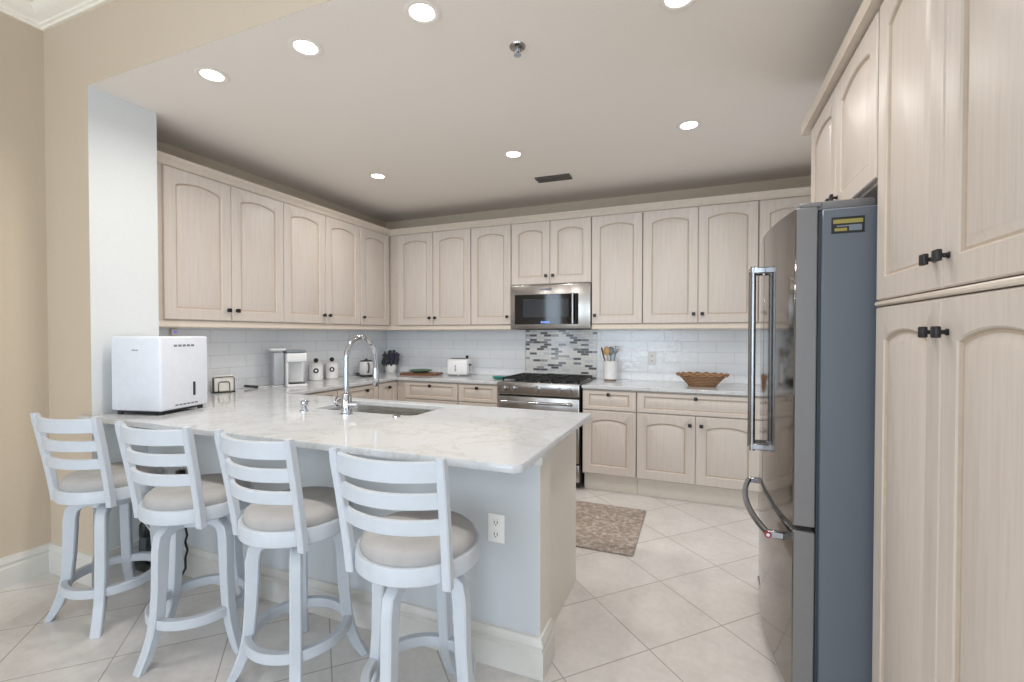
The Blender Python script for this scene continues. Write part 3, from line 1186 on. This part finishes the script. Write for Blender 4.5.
# ------------------------------------------------------------------ range
rx0, rx1, ryf = -1.722, -.952, 3.900
t = thing('range', 'stainless gas range with black grates under the microwave', 'range', ((rx0 + rx1) / 2, 4.22, 0))
MB().box(rx0, rx1, ryf + .045, 4.54, .03, .915, 0, .003).build('body', M['blackp'], t, world=True)
MB().box(rx0, rx1, ryf + .03, 4.54, .9155, .930, 0, .004).build('cooktop', M['steel'], t, world=True)
pan = MB().box(rx0, rx1, ryf, ryf + .05, .812, .930, 0, .010, 2).build('control_panel', M['steel'], t, world=True)
for f in (.085, .20, .50, .775, .895):
    x = rx0 + f * (rx1 - rx0)
    big = 1.15 if f == .5 else 1
    b = MB().cyl((x, ryf + .001, .868), (x, ryf - .006, .868), .030 * big, 24, 0, .027 * big).cyl((x, ryf - .005, .868), (x, ryf - .032, .868), .023 * big, 24, 0, .020 * big)
    b.box(x - .004, x + .004, ryf - .038, ryf - .030, .850, .886, 0, .002)
    b.build('knob', M['chrome'], pan, world=True)
dr = MB().box(rx0 + .004, rx1 - .004, ryf + .012, ryf + .05, .235, .798, 0, .006, 2).build('oven_door', M['steel'], t, world=True)
MB().box(rx0 + .12, rx1 - .12, ryf + .008, ryf + .016, .36, .66, 0, .003).build('oven_window', M['glassblack'], dr, world=True)
b = MB().cyl((rx0 + .06, ryf - .045, .755), (rx1 - .06, ryf - .045, .755), .013, 16)
for x in (rx0 + .085, rx1 - .085):
    b.box(x - .012, x + .012, ryf - .045, ryf + .014, .743, .767, 0, .004)
b.build('handle', M['chrome'], dr, world=True)
MB().box(rx0 + .004, rx1 - .004, ryf + .016, ryf + .05, .07, .222, 0, .006, 2).build('bottom_drawer', M['steel'], t, world=True)
for k in range(3):
    gx0 = rx0 + .018 + k * .2475
    gx1 = gx0 + .242
    b = MB()
    y0, y1, z0, z1 = ryf + .075, 4.50, .945, .962
    for x in (gx0, gx1 - .014):
        b.box(x, x + .014, y0, y1, z0, z1, 0, .003)
    for y in (y0, (y0 + y1) / 2 - .007, y1 - .014):
        b.box(gx0, gx1, y, y + .014, z0, z1, 0, .003)
    for y in ((y0 * 3 + y1) / 4, (y0 + 3 * y1) / 4):
        b.box(gx0 + .02, gx1 - .02, y - .006, y + .006, z0, z1, 0, .003)
        b.box((gx0 + gx1) / 2 - .006, (gx0 + gx1) / 2 + .006, y - .11, y + .11, z0, z1, 0, .003)
    for x in (gx0 + .007, gx1 - .007):
        for y in (y0 + .007, y1 - .007):
            b.cyl((x, y, .929), (x, y, .950), .007, 8)
    b.build('grate', M['iron'], t, world=True)
    for y in ((y0 * 3 + y1) / 4, (y0 + 3 * y1) / 4):
        if k == 1 and y > 4.3:
            continue
        MB().lathe([(0, .930), (.045, .930), (.045, .936), (.034, .938), (.034, .943), (0, .944)], ((gx0 + gx1) / 2, y, 0), 24).build('burner', M['iron'], t, world=True)

# ------------------------------------------------------------------ dehumidifier on the counter
ang = math.atan2(.07, .308)
t = thing('dehumidifier', 'boxy white dehumidifier standing on the peninsula counter by the stub wall', 'dehumidifier', (-2.862, 1.700, CT1), ang)
hw = .158
b = MB().box(-hw, hw, -hw, hw, .022, .428, 0, .012, 3)
b.build('housing', M['dehum_front'], t)
MB().box(-hw + .02, hw - .02, -hw + .02, hw - .02, .010, .0225).build('base', M['slot'], t)
for sx in (-1, 1):
    for sy in (-1, 1):
        MB().lathe([(0, 0), (.014, 0), (.014, .012), (0, .012)], (sx * (hw - .03), sy * (hw - .03), 0), 14).build('foot', M['blackp'], t)
MB().box(hw - .002, hw + .0015, -.012 + .06, .006 + .06, .085, .165, 0, .002).build('water_window', M['slot'], t)
b = MB()
for k in range(5):
    b.box(hw - .002, hw + .001, -.075 + k * .028, -.055 + k * .028, .370, .382)
b.build('control_panel', M['grey_mark'], t)
b = MB()
for k in range(6):
    b.box(hw - .002, hw + .001, -.07 + k * .026, -.05 + k * .026, .040, .048)
b.build('vent', M['grey_mark'], t)
b = MB()
for k in range(3):
    b.box(-.02 + k * .014, -.010 + k * .014, -hw - .001, -hw + .002, .350, .356)
b.build('logo', M['grey_mark'], t)

# ------------------------------------------------------------------ counter things
def rot_on(x, y, a):
    return Matrix.Translation((x, y, CT1)) @ Matrix.Rotation(math.radians(a), 4, 'Z')


# napkin holder: faces +x
t = thing('napkin_holder', 'square wire napkin holder full of cream napkins beside the dehumidifier', 'napkin holder', (-3.33, 2.41, CT1), math.radians(62))
for yy in (-.028, .028):
    b = MB()
    for hw_, hh in ((.066, .118), (.036, .082)):
        pts = [(-hw_, yy, .006), (-hw_, yy, hh - .01), (-hw_ + .01, yy, hh), (hw_ - .01, yy, hh), (hw_, yy, hh - .01), (hw_, yy, .006)]
        b.tube(pts, .0035, 8)
    b.build('wire_frame', M['wire'], t)
MB().box(-.075, .075, -.036, .036, .0, .008, 0, .003).build('base', M['slot'], t)
o = MB().box(-.062, .062, -.023, .023, .0085, .128, 0, .004).build('napkins', M['napkin'], None, loc=(-3.33, 2.41, CT1), rotz=math.radians(62))
tag(o, 'stack of cream paper napkins in the wire holder', 'napkins')

# coffee maker, front faces +x / -y
t = thing('coffee_maker', 'white pod coffee maker with a side water tank on the left counter', 'coffee maker', (-3.245, 2.94, CT1), math.radians(58))
b = MB().box(-.045, .115, .0, .13, 0, .280, 0, .014, 3)
b.box(-.045, .115, -.135, .0, .205, .280, 0, .012, 3).box(-.045, .115, -.135, .01, 0, .022, 0, .006, 2).box(-.045, -.03, -.12, .01, .02, .22, 0, .004)
b.build('body', M['cream_app'], t)
MB().box(-.040, .110, -.128, .10, .281, .305, 0, .008, 2).build('lid', M['greyp'], t)
MB().box(-.02, .10, -.13, -.015, .0225, .032, 0, .003).build('drip_tray', M['blackp'], t)
MB().box(-.13, -.048, -.05, .12, .012, .285, 0, .012, 2).build('water_tank', M['clear'], t)
MB().box(-.14, -.046, -.06, .125, 0, .011, 0, .004).build('tank_base', M['cream_app'], t)
MB().box(-.15, -.03, -.04, .12, .300, .322, 0, .008, 2).build('tank_lid', M['cream_app'], t)
t = thing('spatula', 'black-handled utensil lying on the counter left of the coffee maker', 'utensil', (-3.35, 2.72, CT1), math.radians(60))
MB().tube([(-.10, 0, .022), (-.05, 0, .014), (.0, 0, .008)], .010, 10).build('handle', M['blackp'], t)
MB().box(0, .09, -.028, .028, .001, .007, 0, .003).build('blade', M['cream_app'], t)

# two lidded jars
for x, y, lab in ((-3.385, 3.375, 'white lidded jar with a black ball knob next to the coffee maker'), (-3.37, 3.565, 'white lidded jar with a black ball knob, farther from the coffee maker')):
    t = thing('jar', lab, 'jar', (x, y, CT1), 0, 'white jars on the left counter')
    MB().lathe([(0, 0), (.056, 0), (.062, .006), (.063, .138), (.060, .145), (0, .145)], seg=32).build('body', M['ceramic'], t)
    MB().lathe([(0, .145), (.064, .145), (.064, .152), (.05, .164), (.012, .170), (0, .171)], seg=32).build('lid', M['ceramic'], t)
    MB().ball((0, 0, .190), .022).build('knob', M['blackp'], t)
    dx, dy = -x, -y
    l_ = math.hypot(dx, dy)
    dx, dy = dx / l_, dy / l_
    b = MB().cyl((dx * .060, dy * .060, .095), (dx * .0665, dy * .0665, .095), .024, 24).cyl((dx * .064, dy * .064, .095), (dx * .068, dy * .068, .095), .011, 18, 1)
    b.build('badge', [M['blackp'], M['ceramic']], t)

# tray with canister-kettle
t = thing('tray', 'flat black tray under the white kettle', 'tray', (-3.28, 3.97, CT1), math.radians(-38))
MB().prism(rrect(-.17, .17, -.09, .09, .03), 0, .008, 0, .002).build('base', M['blackp'], t)
b = MB()
rr = rrect(-.165, .165, -.085, .085, .03)
b.tube([(x, y, .012) for x, y in rr], .005, 8, closed=True)
b.build('rim', M['blackp'], t)
t = thing('kettle', 'white kettle with a dark lid standing on the black tray', 'kettle', (-3.29, 3.98, CT1 + .0085), math.radians(-38))
MB().lathe([(0, 0), (.070, 0), (.074, .006), (.072, .10), (.066, .140), (0, .140)], seg=32).build('body', M['ceramic'], t)
MB().lathe([(0, .140), (.064, .140), (.064, .150), (.03, .158), (.012, .160), (.012, .170), (0, .171)], seg=28).build('lid', M['blackp'], t)
MB().tube([(.066, 0, .125), (.10, 0, .128), (.122, 0, .10), (.118, 0, .06), (.095, 0, .035), (.070, 0, .035)], .009, 10).build('handle', M['wire'], t)
MB().cyl((-.065, 0, .10), (-.10, 0, .135), .016, 12, 0, .009).build('spout', M['ceramic'], t)

# plant
px_, py_ = -3.29, 4.40
t = thing('potted_plant', 'dark purple-green plant in a white pot in the back corner', 'potted plant', (px_, py_, CT1))
MB().lathe([(0, 0), (.050, 0), (.054, .006), (.068, .088), (.066, .094), (.060, .094), (.058, .080), (0, .078)], seg=28).build('pot', M['ceramic'], t)
b = MB()
for k in range(150):
    a = random.random() * 2 * PI
    tl = random.random() ** .7
    r1_ = .02 + .085 * tl
    hh = .10 + .155 * random.random() * (1.1 - .45 * tl)
    x1_, y1_ = r1_ * math.cos(a), r1_ * math.sin(a)
    p0 = Vector((x1_ * .25, y1_ * .25, .078))
    p1 = Vector((x1_ * .7, y1_ * .7, hh * .7))
    p2 = Vector((x1_, y1_, hh))
    b.tube([p0, p1, p2], .0016, 5, 1)
    for q in range(5):
        f = .45 + .55 * q / 4
        c = p1.lerp(p2, (f - .45) / .55)
        b.ball(c, .009, random.choice((0, 0, 1)), 6, 4, (1, 1, 1.5))
b.build('foliage', [M['leaf'], M['leafg']], t)

# cutting board and green dish
t = thing('cutting_board', 'brown wooden cutting board on the back counter', 'cutting board', (-2.80, 4.29, CT1), math.radians(6))
MB().prism(rrect(-.215, .20, -.12, .12, .03), 0, .02, 0, .003).build('board', M['boardw'], t)
b = MB().tube([(.20, -.04, .012), (.235, -.04, .016), (.245, 0, .016), (.235, .04, .016), (.20, .04, .012)], .006, 8)
b.build('handle', M['boardw'], t)
o = MB().lathe([(0, .006), (.08, .006), (.12, .022), (.125, .030), (.121, .032), (.112, .026), (.075, .012), (0, .012)], seg=40).lathe([(0, 0), (.07, 0), (.07, .008), (0, .008)], seg=32).build('dish', M['green'], None, loc=(-2.815, 4.29, CT1 + .0205))
tag(o, 'shallow green dish resting on the wooden cutting board', 'dish')

# toaster
t = thing('toaster', 'white rounded toaster with a dark emblem on the back counter', 'toaster', (-2.365, 4.35, CT1), math.radians(10))
tb = MB()
prof = [(-.085, .014), (-.085, .118), (-.078, .153), (-.058, .173), (-.02, .180), (.02, .180), (.058, .173), (.078, .153), (.085, .118), (.085, .014)]
tb.prism([(p[0], p[1]) for p in prof], -.11, .11, 0, .012, M=Matrix(((0, 0, 1, 0), (1, 0, 0, 0), (0, 1, 0, 0), (0, 0, 0, 1))), seg=3)
tb.build('housing', M['cream_app'], t)
MB().box(-.105, .105, -.08, .08, .004, .016, 0, .005).build('base', M['chrome'], t)
MB().box(-.085, .085, -.038, -.012, .178, .1815).box(-.085, .085, .012, .038, .178, .1815).build('slots', M['slot'], t)
MB().box(.108, .130, -.012, .012, .105, .122, 0, .004).box(.108, .113, -.004, .004, .04, .13).build('lever', M['blackp'], t)
MB().cyl((.085, .0, .176), (.085, .0, .196), .012, 14).ball((.085, 0, .200), .016).build('dial', M['blackp'], t)
b = MB()
for z, w in ((.112, .010), (.098, .016), (.082, .012), (.066, .018), (.054, .010)):
    b.box(-.018 - w / 2, -.018 + w / 2, -.0865, -.083, z - .005, z + .005, 0, .001)
b.build('emblem', M['grey_mark'], t)

# teal spoon rest
t = thing('spoon_rest', 'small teal ceramic spoon rest left of the range', 'spoon rest', (-1.815, 4.14, CT1), math.radians(70))
MB().lathe([(0, .004), (.05, .004), (.066, .022), (.07, .026), (.064, .026), (.048, .010), (0, .009)], seg=28).lathe([(0, 0), (.04, 0), (.045, .006), (0, .006)], seg=20).build('bowl', M['teal'], t)
MB().box(.05, .13, -.018, .018, .014, .024, 0, .006, 2).build('handle', M['teal'], t)

# utensil crock with four utensils standing in it
cx_, cy_ = -.775, 4.40
t = thing('utensil_crock', 'white ceramic crock on the counter right of the range', 'crock', (cx_, cy_, CT1))
MB().lathe([(0, .014), (.055, .014), (.062, .018), (.064, .178), (.067, .186), (.060, .188), (.058, .182), (.056, .024), (0, .022)], seg=36).build('body', M['ceramic'], t)
MB().lathe([(0, 0), (.056, 0), (.056, .014), (0, .014)], seg=28).build('base', M['terracotta'], t)
UT = [('spatula', 'darkw', -.105, 'dark slotted spatula leaning left in the white crock', 'flat'),
      ('wooden_spoon', 'bamboo', -.05, 'bamboo spoon standing in the white crock', 'spoon'),
      ('ladle', 'greyp', .005, 'blue-grey ladle standing in the middle of the crock', 'spoon'),
      ('whisk', 'chrome', .07, 'light wire whisk leaning right in the white crock', 'whisk')]
for i, (nm, mt, dx, lab, kd) in enumerate(UT):
    y = cy_ + (-.026 + .018 * i)
    t = thing(nm, lab, 'utensil', (cx_, y, CT1 + .03))
    p0, p1 = Vector((dx * .1, 0, .004)), Vector((dx * .58, 0, .215))
    d = (p1 - p0).normalized()
    MB().tube([p0, p1], .006, 8).build('handle', M[mt], t)
    b = MB()
    e = p1 + d * .045
    if kd == 'flat':
        q = d.to_track_quat('Z', 'Y').to_matrix().to_4x4()
        b.box(-.024, .024, -.004, .004, 0, .075, 0, .003, M=Matrix.Translation(p1 - d * .005) @ q)
    elif kd == 'spoon':
        b.ball(e - d * .01, .033, 0, 14, 10, (.9, .35, 1.3))
    else:
        for k in range(6):
            a = PI * k / 6
            pts = []
            for j in range(13):
                f = j / 12
                r = .024 * math.sin(PI * f)
                zz = .08 * (1 - abs(2 * f - 1) ** 1.6)
                sgn = 1 if f < .5 else -1
                rr_ = .024 * math.sin(PI * min(1, zz / .08 * .62 + .02))
                pts.append(p1 + d * zz + Vector((math.cos(a), math.sin(a), 0)) * rr_ * sgn)
            b.tube(pts, .0016, 5)
    b.build('head', M[mt], t)

# wicker basket
t = thing('basket', 'oval brown wicker basket with a scalloped rim on the right counter', 'basket', (.03, 4.22, CT1))
tb = bmesh.new()
seg = 72
prof = [(.40, 0), (.54, 0), (.60, .02), (.80, .07), (.92, .098), (1.0, .112), (.985, .118), (.90, .102), (.78, .074), (.58, .024), (.40, .012)]
rings = []
for r, z in prof:
    ring = []
    for k in range(seg):
        a = 2 * PI * k / seg
        sc = 1 + (.022 * math.cos(9 * a * 2) if z > .09 else 0)
        dz = (.007 * math.cos(9 * a * 2) if z > .09 else 0)
        ring.append(tb.verts.new((.200 * r * sc * math.cos(a), .140 * r * sc * math.sin(a), max(0, (z + dz) * .86))))
    rings.append(ring)
for a, c in zip(rings, rings[1:]):
    for k in range(seg):
        tb.faces.new((a[k], a[(k + 1) % seg], c[(k + 1) % seg], c[k]))
tb.faces.new(rings[0][::-1])
tb.faces.new(rings[-1])
bmesh.ops.recalc_face_normals(tb, faces=tb.faces)
bb = MB()
bb._merge(tb)
bb.build('bowl', M['wicker'], t)
b = MB()
for ph in (0, PI):
    b.tube([(.200 * (1 + .022 * math.cos(18 * a)) * math.cos(a), .140 * (1 + .022 * math.cos(18 * a)) * math.sin(a), .098 + .006 * math.cos(18 * a) + .004 * math.sin(36 * a + ph)) for a in [2 * PI * k / 144 for k in range(144)]], .006, 6, closed=True)
b.build('rim', M['wicker'], t)


# outlets
def outlet(label, loc, rotz):
    t = thing('outlet', label, 'outlet', loc, rotz)
    MB().box(-.037, .037, -.006, 0, -.059, .059, 0, .003, 2).build('cover_plate', M['plate'], t)
    for z in (-.024, .024):
        s_ = MB().box(-.017, .017, -.0085, -.005, z - .016, z + .016, 0, .002)
        s_.box(-.008, -.005, -.009, -.008, z - .004, z + .008, 1).box(.005, .008, -.009, -.008, z - .004, z + .008, 1).cyl((0, -.008, z - .009), (0, -.009, z - .009), .0028, 10, 1)
        s_.build('socket', [M['plate'], M['slot']], t)
    return t


outlet('white wall outlet low on the peninsula front, right of the last stool', (-.766, 1.724, .568), 0)
outlet('white wall outlet on the tile between the crock and the basket', (-.406, 4.551, 1.135), 0)
outlet('white outlet behind the second stool with a black plug in it', (-2.70, 1.724, .575), 0)
t = thing('power_cord', 'black plug and power cord hanging behind the second stool', 'cord', (-2.70, 1.69, .0))
MB().box(-.022, .022, -.012, .022, .56, .60, 0, .006, 2).build('plug', M['blackp'], t)
pts = [(0, -.005, .578), (.03, -.02, .45), (.06, -.015, .33), (.075, -.01, .25), (.062, -.012, .21), (.08, -.012, .17), (.065, -.015, .12), (.075, -.02, .07), (.05, -.03, .02), (.0, -.04, .008), (-.06, -.05, .008)]
MB().tube(pts, .006, 8).build('cable', M['blackp'], t)

# ------------------------------------------------------------------ vacuum behind the first stool
t = thing('vacuum_cleaner', 'black upright vacuum cleaner standing behind the leftmost stools', 'vacuum cleaner', (-2.905, 1.655, 0), 0)
b = MB().box(-.11, .11, -.045, .045, .012, .075, 0, .02, 3)
b.build('floor_head', M['blackp'], t)
MB().lathe([(0, .09), (.04, .09), (.048, .10), (.048, .20), (.044, .22), (0, .22)], (0, -.005, 0), 24).build('dust_bin', M['smoke'], t)
MB().lathe([(0, .22), (.046, .22), (.048, .23), (.046, .285), (.032, .31), (0, .312)], (0, -.005, 0), 24).build('lid', M['blackp'], t)
b = MB().box(-.055, .055, .012, .050, .06, .42, 0, .015, 3).tube([(0, .03, .40), (0, .035, .46), (0, .03, .52), (0, .01, .545), (0, -.02, .54)], .016, 12)
b.build('handle', M['blackp'], t)
for sx in (-1, 1):
    MB().cyl((sx * .085, .0, .052), (sx * .118, .0, .052), .0515, 24).build('wheel', M['paleblue'], t)
pts = [(-2.98, 1.68, .40), (-2.93, 1.62, .34), (-2.86, 1.565, .29), (-2.80, 1.54, .265)]
t = thing('white_cord', 'thin white cord running down behind the leftmost stool', 'cord', (-2.98, 1.70, .43))
MB().tube([(-2.985, 1.715, .44), (-2.97, 1.60, .41), (-2.88, 1.592, .345), (-2.78, 1.592, .275), (-2.71, 1.62, .22), (-2.68, 1.68, .18), (-2.675, 1.705, .15)], .004, 8).build('cable', M['whitecord'], t, world=True)

# ------------------------------------------------------------------ rug
t = thing('rug', 'mottled brown floor mat on the tile between peninsula and range', 'rug', (-.97, 3.265, 0))
MB().box(-.60, .60, -.385, .385, 0, .010, 0, .004, 2).build('pile', M['rug'], t)
b = MB()
rr = rrect(-.60, .60, -.385, .385, .01)
b.tube([(x, y, .0075) for x, y in rr], .006, 6, closed=True)
b.build('border', M['rug'], t)

# ------------------------------------------------------------------ ceiling fittings
LB = ['recessed ceiling downlight at the far left above the stub wall', 'recessed ceiling downlight second from the left in the front row',
      'recessed ceiling downlight in the front row near the top of the picture', 'recessed ceiling downlight cut by the top edge of the picture',
      'recessed ceiling downlight above the left-wall cabinets toward the back', 'recessed ceiling downlight above the range, beside the air vent',
      'recessed ceiling downlight at the right, nearest the fridge']
for (x, y), lab in zip(CAN, LB):
    t = thing('recessed_downlight', lab, 'ceiling light', (x, y, ZC), 0, 'recessed ceiling lights')
    MB().lathe([(.050, -.001), (.074, -.001), (.077, -.003), (.073, -.005), (.054, -.004), (.050, -.001)], seg=40).build('trim_ring', M['ceil'], t)
    MB().lathe([(0, -.003), (.051, -.003), (.051, -.0005), (0, -.0005)], seg=32).build('lens', M['lens'], t)
    area('downlight_lamp', (x, y, ZC - .012), (0, 0, 0), .12, .12, 8.4, (1, .965, .92), 'DISK', math.radians(158))
t = thing('air_vent', 'small dark ceiling air vent near the range', 'vent', (-1.155, 3.80, ZC), math.radians(2))
MB().box(-.15, .15, -.065, -.05, -.010, 0, 0, .002).box(-.15, .15, .05, .065, -.010, 0, 0, .002).box(-.15, -.135, -.05, .05, -.01, 0).box(.135, .15, -.05, .05, -.01, 0).build('frame', M['wire'], t)
b = MB()
for k in range(7):
    b.box(-.135, .135, -.046 + .0145 * k, -.036 + .0145 * k, -.008, -.004)
b.build('slats', M['wire'], t)
MB().box(-.136, .136, -.051, .051, -.002, 0).build('backing', M['slot'], t)
t = thing('sprinkler_head', 'round chrome fire sprinkler on the kitchen ceiling', 'sprinkler', (-.786, 2.01, ZC))
MB().lathe([(0, 0), (.038, 0), (.036, -.006), (.022, -.010), (0, -.010)], seg=28).build('escutcheon', M['steel'], t)
MB().cyl((0, 0, -.009), (0, 0, -.03), .007, 12).lathe([(0, -.042), (.018, -.042), (.018, -.040), (0, -.040)], seg=16).cyl((-.009, 0, -.012), (-.009, 0, -.041), .0022, 8).cyl((.009, 0, -.012), (.009, 0, -.041), .0022, 8).build('head', M['chrome'], t)
# small purple night light plugged under the left uppers
t = thing('night_light', 'tiny purple-glowing plug-in light on the left tile above the white appliance', 'night light', (-3.4565, 2.13, 1.375), PL)
MB().box(-.022, .022, -.022, 0, -.03, .03, 0, .006, 2).build('case', M['plate'], t)
MB().box(-.008, .008, -.026, -.021, .0, .010, 0, .002, 2).build('led', M['purple'], t)
